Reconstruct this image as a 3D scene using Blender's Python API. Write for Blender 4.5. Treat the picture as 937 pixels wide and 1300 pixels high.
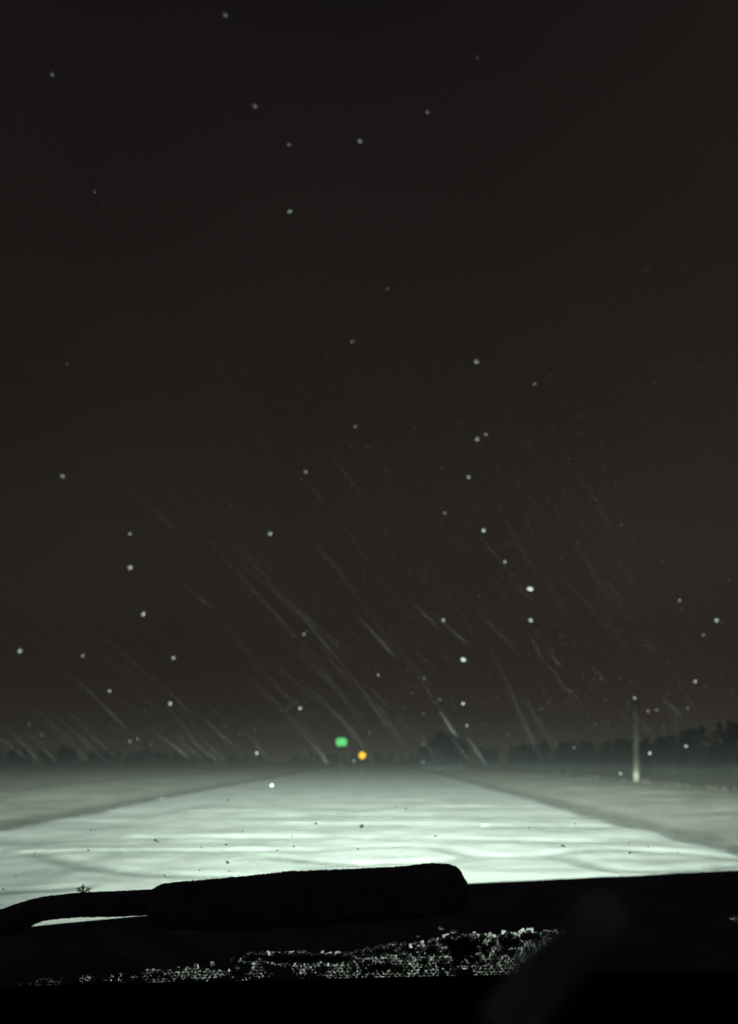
import bpy, bmesh, math, random
from mathutils import Vector, Matrix, Euler, noise

random.seed(7)
SC = bpy.context.scene
COL = SC.collection
for o in list(bpy.data.objects):
    bpy.data.objects.remove(o)

# ------------------------------------------------------------------ camera
F = 962.0                       # focal length in pixels of the 937 x 1300 photograph
PITCH = math.atan(312 / F)
YAW = math.radians(0.68)
CAM_Z = 1.35
cd = bpy.data.cameras.new("camera")
cam = bpy.data.objects.new("camera", cd)
COL.objects.link(cam)
cam.location = (0, 0, CAM_Z)
cam.rotation_euler = Euler((math.pi / 2 + PITCH, 0, YAW))
cd.sensor_width = 36
cd.lens = 36 * F / 1300
cd.clip_start = 0.02
cd.clip_end = 2000
cd.dof.use_dof = True           # phone focused on the iced wiper just beyond the glass
cd.dof.focus_distance = 0.78
cd.dof.aperture_fstop = cd.lens / 4.8
SC.camera = cam
ROT = cam.rotation_euler.to_matrix()

def ray(px, py):
    return ROT @ Vector(((px - 468.5) / F, -(py - 650) / F, -1))
def at(px, py, Y):
    d = ray(px, py)
    return Vector((0, 0, CAM_Z)) + d * (Y / d.y)
def on_ground(px, py, z=0.0):
    d = ray(px, py)
    return Vector((0, 0, CAM_Z)) + d * ((z - CAM_Z) / d.z)

# ------------------------------------------------------------------ night sky
W = bpy.data.worlds.new("World")
SC.world = W
W.use_nodes = True
nt = W.node_tree
nt.nodes.clear()
out = nt.nodes.new("ShaderNodeOutputWorld")
sky = nt.nodes.new("ShaderNodeTexSky")
sky.sky_type = 'NISHITA'
sky.sun_disc = False
sky.sun_elevation = math.radians(-6)
sky.sun_rotation = math.radians(150)
bg1 = nt.nodes.new("ShaderNodeBackground")
bg1.inputs[1].default_value = 0.02
nt.links.new(sky.outputs[0], bg1.inputs[0])
tc = nt.nodes.new("ShaderNodeTexCoord")
sep = nt.nodes.new("ShaderNodeSeparateXYZ")
nt.links.new(tc.outputs["Generated"], sep.inputs[0])
ramp = nt.nodes.new("ShaderNodeValToRGB")     # town glow held under the snow cloud, low in the sky
cr = ramp.color_ramp
cr.elements[0].position = 0.0
cr.elements[0].color = (0.0540, 0.0430, 0.0375, 1)
cr.elements[1].position = 0.85
cr.elements[1].color = (0.0056, 0.0047, 0.0047, 1)
e = cr.elements.new(0.15); e.color = (0.0345, 0.0278, 0.0245, 1)
e = cr.elements.new(0.42); e.color = (0.0165, 0.0134, 0.0121, 1)
nt.links.new(sep.outputs[2], ramp.inputs[0])
ns = nt.nodes.new("ShaderNodeTexNoise")
ns.inputs["Scale"].default_value = 2.3
ns.inputs["Detail"].default_value = 3
nt.links.new(tc.outputs["Generated"], ns.inputs["Vector"])
mr = nt.nodes.new("ShaderNodeMapRange")
mr.inputs[3].default_value = 0.62
mr.inputs[4].default_value = 1.38
nt.links.new(ns.outputs[0], mr.inputs[0])
gl = nt.nodes.new("ShaderNodeMapRange")       # the glow is stronger towards the right
gl.inputs[1].default_value = -0.6
gl.inputs[2].default_value = 0.6
gl.inputs[3].default_value = 0.82
gl.inputs[4].default_value = 1.18
nt.links.new(sep.outputs[0], gl.inputs[0])
gm = nt.nodes.new("ShaderNodeMath"); gm.operation = 'MULTIPLY'
nt.links.new(mr.outputs[0], gm.inputs[0])
nt.links.new(gl.outputs[0], gm.inputs[1])
bg2 = nt.nodes.new("ShaderNodeBackground")
nt.links.new(ramp.outputs[0], bg2.inputs[0])
nt.links.new(gm.outputs[0], bg2.inputs[1])
add = nt.nodes.new("ShaderNodeAddShader")
nt.links.new(bg1.outputs[0], add.inputs[0])
nt.links.new(bg2.outputs[0], add.inputs[1])
rx = nt.nodes.new("ShaderNodeMapRange")       # faint reddish cast towards the right
rx.inputs[1].default_value = 0.05
rx.inputs[2].default_value = 0.55
rx.inputs[3].default_value = 0.0
rx.inputs[4].default_value = 1.0
nt.links.new(sep.outputs[0], rx.inputs[0])
bg3 = nt.nodes.new("ShaderNodeBackground")
bg3.inputs[0].default_value = (0.0034, 0.0010, 0.0004, 1)
nt.links.new(rx.outputs[0], bg3.inputs[1])
add2 = nt.nodes.new("ShaderNodeAddShader")
nt.links.new(add.outputs[0], add2.inputs[0])
nt.links.new(bg3.outputs[0], add2.inputs[1])
nt.links.new(add2.outputs[0], out.inputs[0])

SC.view_settings.view_transform = 'Standard'
SC.view_settings.look = 'None'
SC.view_settings.exposure = 0.0
SC.view_settings.gamma = 1.0
SC.view_settings.use_curve_mapping = False
SC.render.engine = 'CYCLES'
SC.cycles.use_denoising = True
SC.cycles.use_light_tree = False
W.cycles.sampling_method = 'NONE'
SC.cycles.max_bounces = 6
SC.cycles.volume_bounces = 0
SC.cycles.transparent_max_bounces = 16
SC.cycles.sample_clamp_indirect = 2.0

# the two headlamps of the car that carries the camera: they light everything seen
BEAM_W = 1240.0                  # lamp power
BEAM_COL = (0.79, 1.0, 0.845)
def headlamp(loc, parent):
    l = bpy.data.lights.new("headlight_beam", 'POINT')
    l.energy = BEAM_W
    l.color = BEAM_COL
    l.shadow_soft_size = 0.05
    l.use_nodes = True
    t = l.node_tree
    t.nodes.clear()
    o_ = t.nodes.new("ShaderNodeOutputLight")
    em = t.nodes.new("ShaderNodeEmission")
    t.links.new(em.outputs[0], o_.inputs[0])
    c = t.nodes.new("ShaderNodeTexCoord")
    s = t.nodes.new("ShaderNodeSeparateXYZ")
    t.links.new(c.outputs["Normal"], s.inputs[0])
    def m(op, a, b=None):
        n = t.nodes.new("ShaderNodeMath"); n.operation = op
        for i, v in ((0, a), (1, b)):
            if v is None: continue
            if isinstance(v, (int, float)): n.inputs[i].default_value = v
            else: t.links.new(v, n.inputs[i])
        return n.outputs[0]
    elev = m('MULTIPLY', m('ARCSINE', s.outputs[2]), 57.2958)
    az = m('MULTIPLY', m('ARCTAN2', s.outputs[0], s.outputs[1]), 57.2958)
    # vertical beam pattern: log10(intensity) against elevation in degrees
    table = [(-30, -0.3), (-9, 0.47), (-5, 0.88), (-3.4, 1.35), (-2.2, 1.81), (-1.4, 2.17), (-0.8, 2.47), (-0.35, 2.62),
             (0.2, 2.02), (1.0, 1.72), (2.0, 1.64), (4.0, 1.30), (7.0, 0.40), (14, -0.35), (40, -0.6), (85, -2.0)]
    rp = t.nodes.new("ShaderNodeValToRGB")
    lo, hi = -30.0, 85.0
    els = rp.color_ramp.elements
    def V(v): return (v + 2.5) / 5.0
    els[0].position = 0; els[0].color = (V(table[0][1]),) * 3 + (1,)
    els[1].position = 1; els[1].color = (V(table[-1][1]),) * 3 + (1,)
    for a, v in table[1:-1]:
        q = els.new((a - lo) / (hi - lo)); q.color = (V(v),) * 3 + (1,)
    t.links.new(m('DIVIDE', m('SUBTRACT', elev, lo), hi - lo), rp.inputs[0])
    I = m('POWER', 10.0, m('SUBTRACT', m('MULTIPLY', rp.outputs[0], 5.0), 2.5))
    g = m('DIVIDE', m('ABSOLUTE', az), 36.0)
    lat = m('POWER', 2.71828, m('MULTIPLY', m('POWER', g, 2.0), -1.0))
    lat = m('ADD', m('MULTIPLY', lat, 0.93), 0.07)
    front = m('GREATER_THAN', s.outputs[1], 0.0)
    t.links.new(m('MULTIPLY', m('MULTIPLY', I, lat), front), em.inputs[1])
    ob = bpy.data.objects.new("headlight_beam", l)
    COL.objects.link(ob)
    ob.location = loc
    ob.parent = parent
    return ob

# ------------------------------------------------------------------ helpers
def mat(name, col, rough=0.7, **kw):
    m = bpy.data.materials.new(name)
    m.use_nodes = True
    b = m.node_tree.nodes["Principled BSDF"]
    b.inputs["Base Color"].default_value = (*col, 1)
    b.inputs["Roughness"].default_value = rough
    for k, v in kw.items():
        b.inputs[k].default_value = v
    return m

def noisy(name, c1, c2, scale=8.0, rough=0.7, detail=6, bump=0.0, bscale=None, lo=0.35, hi=0.65, spec=0.3):
    m = mat(name, c1, rough)
    t = m.node_tree
    b = t.nodes["Principled BSDF"]
    b.inputs["Specular IOR Level"].default_value = spec if spec > 0.15 else 0.0
    co = t.nodes.new("ShaderNodeTexCoord")
    n = t.nodes.new("ShaderNodeTexNoise")
    n.inputs["Scale"].default_value = scale
    n.inputs["Detail"].default_value = detail
    t.links.new(co.outputs["Object"], n.inputs["Vector"])
    r = t.nodes.new("ShaderNodeValToRGB")
    r.color_ramp.elements[0].position = lo
    r.color_ramp.elements[0].color = (*c1, 1)
    r.color_ramp.elements[1].position = hi
    r.color_ramp.elements[1].color = (*c2, 1)
    t.links.new(n.outputs[0], r.inputs[0])
    t.links.new(r.outputs[0], b.inputs["Base Color"])
    if bump:
        n2 = t.nodes.new("ShaderNodeTexNoise")
        n2.inputs["Scale"].default_value = bscale or scale * 3
        n2.inputs["Detail"].default_value = 6
        t.links.new(co.outputs["Object"], n2.inputs["Vector"])
        bp = t.nodes.new("ShaderNodeBump")
        bp.inputs["Strength"].default_value = bump
        bp.inputs["Distance"].default_value = 0.02
        t.links.new(n2.outputs[0], bp.inputs["Height"])
        t.links.new(bp.outputs[0], b.inputs["Normal"])
    return m

def emis(name, col, strength):
    m = bpy.data.materials.new(name)
    m.use_nodes = True
    t = m.node_tree
    t.nodes.clear()
    o_ = t.nodes.new("ShaderNodeOutputMaterial")
    e_ = t.nodes.new("ShaderNodeEmission")
    e_.inputs[0].default_value = (*col, 1)
    e_.inputs[1].default_value = strength
    t.links.new(e_.outputs[0], o_.inputs[0])
    m.cycles.emission_sampling = 'NONE'
    return m

def link(name, bm, m, parent=None, smooth=True):
    me = bpy.data.meshes.new(name)
    bm.to_mesh(me)
    bm.free()
    if smooth:
        for p in me.polygons: p.use_smooth = True
    for x in (m if isinstance(m, list) else [m]):
        me.materials.append(x)
    o = bpy.data.objects.new(name, me)
    COL.objects.link(o)
    if parent is not None:
        o.parent = parent
        o.matrix_parent_inverse = Matrix.Translation(-world_loc(parent))
    return o

def world_loc(o):
    v = Vector(o.location)
    # every root is an unrotated Empty; parts sit at their parent's origin
    return v if o.parent is None else Vector((0, 0, 0))

def tag(o, label=None, cat=None, group=None, kind=None):
    for k, v in (("label", label), ("category", cat), ("group", group), ("kind", kind)):
        if v: o[k] = v
    return o

def empty(name, loc):
    o = bpy.data.objects.new(name, None)
    o.empty_display_size = 0.2
    o.location = loc
    COL.objects.link(o)
    return o

def local(parent_obj, o):
    """subparts: keep world coordinates"""
    o.matrix_parent_inverse = Matrix.Identity(4)
    return o

def sub(name, bm, m, part, smooth=True):
    o = link(name, bm, m, None, smooth)
    o.parent = part
    root = part.parent
    if root is not None:      # part has world-coordinate mesh; its world matrix is identity
        o.matrix_parent_inverse = Matrix.Identity(4)
    return o

def add_box(bm, c, s, bev=0.0):
    r = bmesh.ops.create_cube(bm, size=1)
    bmesh.ops.scale(bm, vec=s, verts=r['verts'])
    bmesh.ops.translate(bm, vec=c, verts=r['verts'])
    if bev:
        es = list({e for v in r['verts'] for e in v.link_edges})
        bmesh.ops.bevel(bm, geom=es, offset=bev, segments=2, affect='EDGES', profile=0.6)

def add_tube(bm, pts, radii, seg=12, cap=True):
    rings = []
    n = len(pts)
    for i, p in enumerate(pts):
        p = Vector(p)
        d = Vector(pts[min(i + 1, n - 1)]) - Vector(pts[max(i - 1, 0)])
        d.normalize()
        a = Vector((0, 0, 1)) if abs(d.z) < 0.9 else Vector((1, 0, 0))
        u = d.cross(a).normalized()
        v = d.cross(u).normalized()
        rr = radii[i] if isinstance(radii, (list, tuple)) else radii
        rings.append([bm.verts.new(p + (u * math.cos(2 * math.pi * k / seg) + v * math.sin(2 * math.pi * k / seg)) * rr) for k in range(seg)])
    for a, b in zip(rings, rings[1:]):
        for k in range(seg):
            bm.faces.new((a[k], a[(k + 1) % seg], b[(k + 1) % seg], b[k]))
    if cap:
        bm.faces.new(rings[0][::-1])
        bm.faces.new(rings[-1])

def add_blob(bm, c, r, jitter=0.25, sub_=1, squash=(1, 1, 1)):
    g = bmesh.ops.create_icosphere(bm, subdivisions=sub_, radius=1)
    for v in g['verts']:
        k = 1 + random.uniform(-jitter, jitter)
        v.co = Vector((v.co.x * squash[0], v.co.y * squash[1], v.co.z * squash[2])) * (r * k) + Vector(c)

def interp(tab, x):
    if x <= tab[0][0]: return tab[0][1]
    for (a, p), (b, q) in zip(tab, tab[1:]):
        if x <= b: return p + (q - p) * (x - a) / (b - a)
    return tab[-1][1]

def sm(a, b, x):
    t = max(0.0, min(1.0, (x - a) / (b - a)))
    return t * t * (3 - 2 * t)

# ------------------------------------------------------------------ snow surfaces
def snow_mat(name, c_lo, c_hi, c_track, c_grass, rough=0.75):
    m = bpy.data.materials.new(name)
    m.use_nodes = True
    t = m.node_tree
    b = t.nodes["Principled BSDF"]
    b.inputs["Roughness"].default_value = rough
    b.inputs["Specular IOR Level"].default_value = 0.15
    co = t.nodes.new("ShaderNodeTexCoord")
    mp = t.nodes.new("ShaderNodeMapping")
    mp.inputs["Scale"].default_value = (0.55, 1.0, 1.0)
    t.links.new(co.outputs["Object"], mp.inputs[0])
    n = t.nodes.new("ShaderNodeTexNoise")
    n.inputs["Scale"].default_value = 0.9
    n.inputs["Detail"].default_value = 9
    n.inputs["Roughness"].default_value = 0.62
    t.links.new(mp.outputs[0], n.inputs["Vector"])
    r = t.nodes.new("ShaderNodeValToRGB")
    r.color_ramp.elements[0].position = 0.33
    r.color_ramp.elements[0].color = (*c_lo, 1)
    r.color_ramp.elements[1].position = 0.62
    r.color_ramp.elements[1].color = (*c_hi, 1)
    t.links.new(n.outputs[0], r.inputs[0])
    def masked(attr, base, col, nscale, strength):
        a = t.nodes.new("ShaderNodeAttribute")
        a.attribute_name = attr
        nn = t.nodes.new("ShaderNodeTexNoise")
        nn.inputs["Scale"].default_value = nscale
        nn.inputs["Detail"].default_value = 5
        t.links.new(co.outputs["Object"], nn.inputs["Vector"])
        mr_ = t.nodes.new("ShaderNodeMapRange")
        mr_.inputs[1].default_value = 0.3
        mr_.inputs[2].default_value = 0.7
        mr_.inputs[3].default_value = 0.55 * strength
        mr_.inputs[4].default_value = 1.25 * strength
        t.links.new(nn.outputs[0], mr_.inputs[0])
        mu = t.nodes.new("ShaderNodeMath"); mu.operation = 'MULTIPLY'; mu.use_clamp = True
        t.links.new(a.outputs["Fac"], mu.inputs[0])
        t.links.new(mr_.outputs[0], mu.inputs[1])
        mx = t.nodes.new("ShaderNodeMix"); mx.data_type = 'RGBA'
        t.links.new(mu.outputs[0], mx.inputs[0])
        t.links.new(base, mx.inputs[6])
        mx.inputs[7].default_value = (*col, 1)
        return mx.outputs[2]
    c = masked("packed", r.outputs[0], c_track, 3.0, 0.9)
    c = masked("verge", c, c_grass, 5.0, 0.95)
    t.links.new(c, b.inputs["Base Color"])
    n2 = t.nodes.new("ShaderNodeTexNoise")
    n2.inputs["Scale"].default_value = 6
    n2.inputs["Detail"].default_value = 8
    t.links.new(co.outputs["Object"], n2.inputs["Vector"])
    bp = t.nodes.new("ShaderNodeBump")
    bp.inputs["Strength"].default_value = 0.45
    bp.inputs["Distance"].default_value = 0.02
    t.links.new(n2.outputs[0], bp.inputs["Height"])
    t.links.new(bp.outputs[0], b.inputs["Normal"])
    return m

ROAD_L, ROAD_R = -7.7, 5.3
# tyre tracks across the packed snow, traced in the photograph and laid on the ground
TRACK_PX = [
    [(300, 1047), (400, 1046), (520, 1046), (650, 1048), (790, 1049)],
    [(180, 1063), (300, 1063), (420, 1063), (540, 1064), (650, 1066), (780, 1068)],
    [(90, 1081), (180, 1080), (300, 1080), (400, 1079), (500, 1074), (550, 1075), (600, 1086), (720, 1087), (750, 1098), (790, 1106), (850, 1105), (930, 1099)],
    [(40, 1083), (80, 1092), (130, 1103), (200, 1110), (300, 1113)],
    [(350, 1087), (390, 1092), (450, 1096), (520, 1095), (600, 1088)],
    [(-40, 1131), (40, 1129), (100, 1126)],
    [(600, 1036), (690, 1036), (760, 1037)],
    [(700, 1085), (740, 1079), (790, 1078), (860, 1082), (950, 1089)],
    [(330, 1032), (450, 1034), (560, 1035)],
]
TRACKS = []
for pl in TRACK_PX:
    P = [on_ground(*p) for p in pl]
    pts = []
    for a, b in zip(P, P[1:]):
        for k in range(12):
            pts.append(a.lerp(b, k / 12))
    TRACKS.append([(p.x, p.y) for p in pts])
TP = [(x, y, i) for i, tr in enumerate(TRACKS) for x, y in tr]
CELL = 1.0
GRIDT = {}
for x, y, i in TP:
    GRIDT.setdefault((int(x // CELL), int(y // CELL)), []).append((x, y))
def track_d(x, y):
    best = 9.0
    ci, cj = int(x // CELL), int(y // CELL)
    for i in (-1, 0, 1):
        for j in (-1, 0, 1):
            for (a, b) in GRIDT.get((ci + i, cj + j), ()):
                d = (x - a) ** 2 + (y - b) ** 2
                if d < best: best = d
    return math.sqrt(best)

def ys_list(lo, hi):
    ys = []
    y = lo
    while y < hi:
        ys.append(y)
        y += max(0.09, y * 0.0085) if y > 0 else 2.0
    ys.append(hi)
    return ys

def nz(x, y, s, z=0.0):
    return noise.fractal(Vector((x * s, y * s, z)), 1.0, 2.0, 4)

def edge_wob(y, z):
    return 0.34 * nz(0, y, 0.12, z) + 0.20 * nz(0, y, 0.6, z + 4)

def sheet(name, xs, ys, fn, m):
    """one surface: fn(x, y) gives height, packed mask, verge mask"""
    verts, packed, verge = [], [], []
    for y in ys:
        for x in xs:
            h, p, v = fn(x, y)
            verts.append((x, y, h)); packed.append(p); verge.append(v)
    nx = len(xs)
    faces = [(j * nx + i, j * nx + i + 1, (j + 1) * nx + i + 1, (j + 1) * nx + i) for j in range(len(ys) - 1) for i in range(nx - 1)]
    me = bpy.data.meshes.new(name)
    me.from_pydata(verts, [], faces)
    for an, vals in (("packed", packed), ("verge", verge)):
        a = me.attributes.new(an, 'FLOAT', 'POINT')
        a.data.foreach_set("value", vals)
    for p in me.polygons: p.use_smooth = True
    me.materials.append(m)
    o = bpy.data.objects.new(name, me)
    COL.objects.link(o)
    return o

def road_fn(x, y):
    d = track_d(x, y) if 8 < y < 24 else 9
    w = 0.34
    k = max(0.0, 1 - d / w)
    k = k * k * (3 - 2 * k)
    berm = math.exp(-((d - 0.30) / 0.11) ** 2)
    # faint long wheel ruts of traffic along the road
    rut = 0.0
    for c in (-5.6, -3.9, -1.0, 0.75, 2.3, 3.8):
        q = x - c - 0.35 * nz(c, y, 0.05)
        rut = max(rut, math.exp(-(q / 0.22) ** 2))
    rut *= 0.45 + 0.5 * nz(x, y, 0.25, 3)
    rut = max(0, rut)
    h = 0.016 * nz(x, y, 0.55) + 0.010 * nz(x * 0.6, y, 2.0, 5) - 0.026 * k + 0.006 * berm - 0.012 * rut
    h += 0.005 * math.sin(y * 2.1 + 1.4 * nz(x, y, 0.25, 9)) * sm(9, 12, y) * (1 - sm(24, 34, y))
    el = x - (ROAD_L + edge_wob(y, 1)); er = (ROAD_R + edge_wob(y, 2)) - x
    e = min(el, er)
    h -= 0.075 * (1 - sm(-0.25, 0.35, e))
    v = 1 - sm(-0.10, 0.30, e)
    return h, min(1.0, 0.95 * k + 0.28 * rut), v

def ground_fn(x, y):
    L = ROAD_L + edge_wob(y, 1); R = ROAD_R + edge_wob(y, 2)
    bump = 0.06 * nz(x, y, 0.22) + 0.03 * nz(x, y, 0.9, 2) + 0.035 * max(0, nz(x, y, 2.0, 11))
    if L - 0.0 < x < R + 0.0:
        e = min(x - L, R - x)
        return -0.04 - 0.12 * sm(0, 0.4, e), 0.0, 1.0
    if x <= L:
        d = L - x
        h = -0.04 + 0.07 * sm(1.2, 8, d) + 0.6 * bump * sm(1, 4, d) - 0.25 * sm(30, 90, d)
        v = 1 - sm(0.55, 1.45, d + 0.35 * nz(x, y, 0.8, 6))
        v = max(v, 0.9 * max(0, nz(x * 0.7, y * 0.5, 0.8, 8)) * sm(0.8, 3, d))
        v = max(v, 0.55 * math.exp(-((d - 9 - 1.5 * nz(0, y, 0.05, 3)) / 0.9) ** 2))
        return h, 0.12 * sm(1, 8, d), min(1, v)
    d = x - R
    h = -0.04 + 0.09 * sm(1.2, 7, d) + 0.6 * bump * sm(1, 4, d) - 1.1 * sm(9.0, 12.5, d)
    v = 1 - sm(0.55, 1.35, d + 0.35 * nz(x, y, 0.8, 6))
    v = max(v, sm(8.0, 8.9, d + 0.5 * nz(x, y, 0.5, 7)))
    v = max(v, 1.0 * max(0, nz(x * 0.8, y * 0.5, 0.9, 8)) * sm(0.8, 3, d))
    return h, 0.35 * sm(0.8, 3, d), min(1, v)

M_ROAD = snow_mat("road_snow", (0.55, 0.57, 0.55), (0.88, 0.89, 0.88), (0.20, 0.24, 0.21), (0.045, 0.044, 0.032))
M_GROUND = snow_mat("verge_snow", (0.30, 0.28, 0.22), (0.80, 0.77, 0.68), (0.44, 0.40, 0.32), (0.055, 0.050, 0.032))

xs_r = [ROAD_L - 0.35 + i * 0.095 for i in range(int((ROAD_R - ROAD_L + 0.7) / 0.095) + 1)]
road = sheet("road", xs_r, ys_list(3.0, 300), road_fn, M_ROAD)
tag(road, kind="structure")
xs_g = []
x = -260.0
while x < 260:
    xs_g.append(x)
    dd = min(abs(x - ROAD_L), abs(x - ROAD_R))
    x += max(0.12, min(9.0, dd * 0.09)) if not (-6.5 < x < 4.2) else 0.9
xs_g.append(260)
gys = [-60, -30, -15, -6, 0] + [3 + i * 0.5 for i in range(8)] + [y for y in ys_list(7.0, 300)]
ground = sheet("ground", xs_g, gys, ground_fn, M_GROUND)
tag(ground, kind="structure")

# ------------------------------------------------------------------ dead grass along the verges (nobody could count it)
bm = bmesh.new()
def tuft(x, y, hgt, nbl):
    z = max(ground_fn(x, y)[0], -1.2)
    for _ in range(nbl):
        a = random.uniform(0, 6.283)
        lean = random.uniform(0.1, 0.7)
        bx, by = x + random.gauss(0, 0.06), y + random.gauss(0, 0.06)
        hh = hgt * random.uniform(0.5, 1.2)
        w = random.uniform(0.004, 0.009)
        dx, dy = math.cos(a), math.sin(a)
        p0 = Vector((bx - dy * w, by + dx * w, z - 0.02)); p1 = Vector((bx + dy * w, by - dx * w, z - 0.02))
        md = Vector((bx + dx * lean * hh * 0.4, by + dy * lean * hh * 0.4, z + hh * 0.6))
        tp = Vector((bx + dx * lean * hh, by + dy * lean * hh, z + hh * 0.95))
        q0 = bm.verts.new(p0); q1 = bm.verts.new(p1)
        r0 = bm.verts.new(md + Vector((-dy, dx, 0)) * w * 0.7); r1 = bm.verts.new(md - Vector((-dy, dx, 0)) * w * 0.7)
        tt = bm.verts.new(tp)
        bm.faces.new((q0, q1, r1, r0)); bm.faces.new((r0, r1, tt))
for _ in range(500):
    y = 9 + 70 * random.random() ** 1.6
    side = random.random()
    if side < 0.2: tuft(ROAD_L + edge_wob(y, 1) - abs(random.gauss(0.3, 0.35)), y, random.uniform(0.03, 0.08), 4)
    elif side < 0.4: tuft(ROAD_R + edge_wob(y, 2) + abs(random.gauss(0.3, 0.35)), y, random.uniform(0.03, 0.08), 4)
    elif side < 0.95: tuft(ROAD_R + random.gauss(9.4, 0.7), y + 14, random.uniform(0.12, 0.35), 8)
    else: tuft(ROAD_L - random.uniform(5, 22), y + 8, random.uniform(0.08, 0.2), 6)
M_GRASS = noisy("dead_grass", (0.022, 0.019, 0.012), (0.05, 0.043, 0.026), 3.0, 0.8)
tag(link("grass", bm, M_GRASS, None, False), "dead olive grass poking through the snow along both road edges", "grass", kind="stuff")

# ------------------------------------------------------------------ far wood: one dark mass on the horizon
bm = bmesh.new()
def fir(x, y, h, z0=-0.6):
    add_tube(bm, [(x, y, z0), (x, y, z0 + h * 0.55)], [0.16, 0.08], 5)
    tiers = 9
    for k in range(tiers):
        f = k / (tiers - 1)
        zc = z0 + h * (0.12 + 0.86 * f)
        rad = h * 0.24 * (1 - f) ** 0.8 + 0.15
        for _ in range(int(10 + 16 * (1 - f))):
            a = random.uniform(0, 6.283); r = rad * random.uniform(0.3, 1.15)
            c = Vector((x + math.cos(a) * r, y + math.sin(a) * r, zc + random.uniform(-0.4, 0.25) * h / tiers))
            s = random.uniform(0.35, 0.8)
            d = Vector((math.cos(a), math.sin(a), random.uniform(-0.7, 0.1))).normalized()
            u = d.cross(Vector((0, 0, 1))).normalized()
            v1 = bm.verts.new(c - u * s * 0.45); v2 = bm.verts.new(c + d * s); v3 = bm.verts.new(c + u * s * 0.45)
            v4 = bm.verts.new(c - d * s * 0.3 + Vector((0, 0, 0.25 * s)))
            bm.faces.new((v1, v2, v4)); bm.faces.new((v2, v3, v4))
def wood(px0, px1, top, n, Y0):
    for _ in range(n):
        t = random.random()
        px = px0 + (px1 - px0) * t
        Y = Y0 * random.uniform(0.92, 1.15)
        tp = at(px, interp(top, px) + random.triangular(-3, 14, 1), Y)
        fir(tp.x, tp.y, max(2.0, tp.z + 0.6))
wood(830, 1120, [(830, 938), (880, 922), (937, 916), (1100, 905)], 90, 108)
wood(610, 840, [(610, 948), (700, 943), (840, 936)], 60, 125)
wood(-160, 260, [(-150, 944), (60, 948), (180, 953), (260, 957)], 120, 150)
wood(535, 600, [(535, 946), (560, 931), (580, 930), (600, 944)], 26, 100)
wood(260, 535, [(260, 957), (535, 957)], 40, 170)
M_WOOD = noisy("far_firs", (0.035, 0.043, 0.048), (0.06, 0.07, 0.075), 0.5, 0.9)
tag(link("treeline", bm, M_WOOD, None, False), "dark far-off wood along the horizon beyond the snowy fields", "wood", kind="stuff")

# ------------------------------------------------------------------ roadside pole
base = at(807, 993, 46.5)
base.z = ground_fn(base.x, base.y)[0]
pole = empty("utility_pole", base)
tag(pole, "tall pale weathered pole standing at the right roadside, fading into the dark", "pole")
bm = bmesh.new()
add_tube(bm, [base + Vector((0.072 * i, 0, -0.3 + 0.72 * i)) for i in range(8)], [0.175 - 0.003 * i for i in range(8)], 16)
M_POLE = noisy("weathered_wood", (0.055, 0.053, 0.045), (0.11, 0.105, 0.088), 3.0, 0.85, bump=0.5, bscale=14)
link("shaft", bm, M_POLE, pole)
bm = bmesh.new()
add_tube(bm, [base + Vector((0.504, 0, 4.735)), base + Vector((0.504, 0, 4.80))], [0.150, 0.09], 16)
link("cap", bm, mat("pole_cap", (0.10, 0.10, 0.10), 0.6, Metallic=0.6), pole)
# ------------------------------------------------------------------ far lamps
M_DARK = noisy("dark_housing", (0.015, 0.016, 0.015), (0.03, 0.03, 0.03), 4, 0.6)
M_GALV = noisy("galvanised_steel", (0.012, 0.012, 0.012), (0.02, 0.02, 0.02), 3, 0.5)
M_GREEN = emis("green_light", (0.13, 0.74, 0.22), 1.15)
M_AMBER = emis("amber_light", (1.0, 0.55, 0.02), 1.8)
M_UNLIT = mat("unlit_lens", (0.03, 0.012, 0.01), 0.3)

def disc(bm, c, r, depth=0.03, seg=32, wx=1.0, wz=1.0, p=1.0):
    """lens dome facing -Y; p below 1 squares the outline"""
    c = Vector(c)
    def se(v): return math.copysign(abs(v) ** p, v)
    rings = []
    for k, (rr, dy) in enumerate(((1.0, 0.0), (0.9, -0.5), (0.6, -0.85), (0.25, -1.0))):
        rings.append([bm.verts.new(c + Vector((se(math.cos(2 * math.pi * i / seg)) * r * rr * wx, depth * dy, se(math.sin(2 * math.pi * i / seg)) * r * rr * wz))) for i in range(seg)])
    for a, b in zip(rings, rings[1:]):
        for i in range(seg):
            bm.faces.new((a[i], a[(i + 1) % seg], b[(i + 1) % seg], b[i]))
    bm.faces.new(rings[-1])
    bm.faces.new(rings[0][::-1])

g = at(433.5, 942, 50)
px_m = 62 / F * 1.02
tl = empty("signal_light", (g.x, g.y + 0.3, 0))
tag(tl, "rounded green signal light glowing beyond the far end of the snowy road", "signal light")
bm = bmesh.new()
add_tube(bm, [(g.x, g.y + 0.3, -0.2), (g.x, g.y + 0.3, g.z + 0.2)], [0.04, 0.035], 14)
link("pole", bm, M_GALV, tl)
bm = bmesh.new()
add_box(bm, (g.x, g.y + 0.14, g.z), (0.86, 0.22, 0.64), 0.06)
link("housing", bm, M_DARK, tl)
bm = bmesh.new()
disc(bm, (g.x, g.y + 0.028, g.z), 0.275, 0.05, 40, 1.22, 0.86, 0.6)
link("lens", bm, M_GREEN, tl)
bm = bmesh.new()
add_box(bm, (g.x, g.y - 0.06, g.z + 0.325), (0.88, 0.30, 0.02), 0.004)
link("visor", bm, M_DARK, tl)

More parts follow.
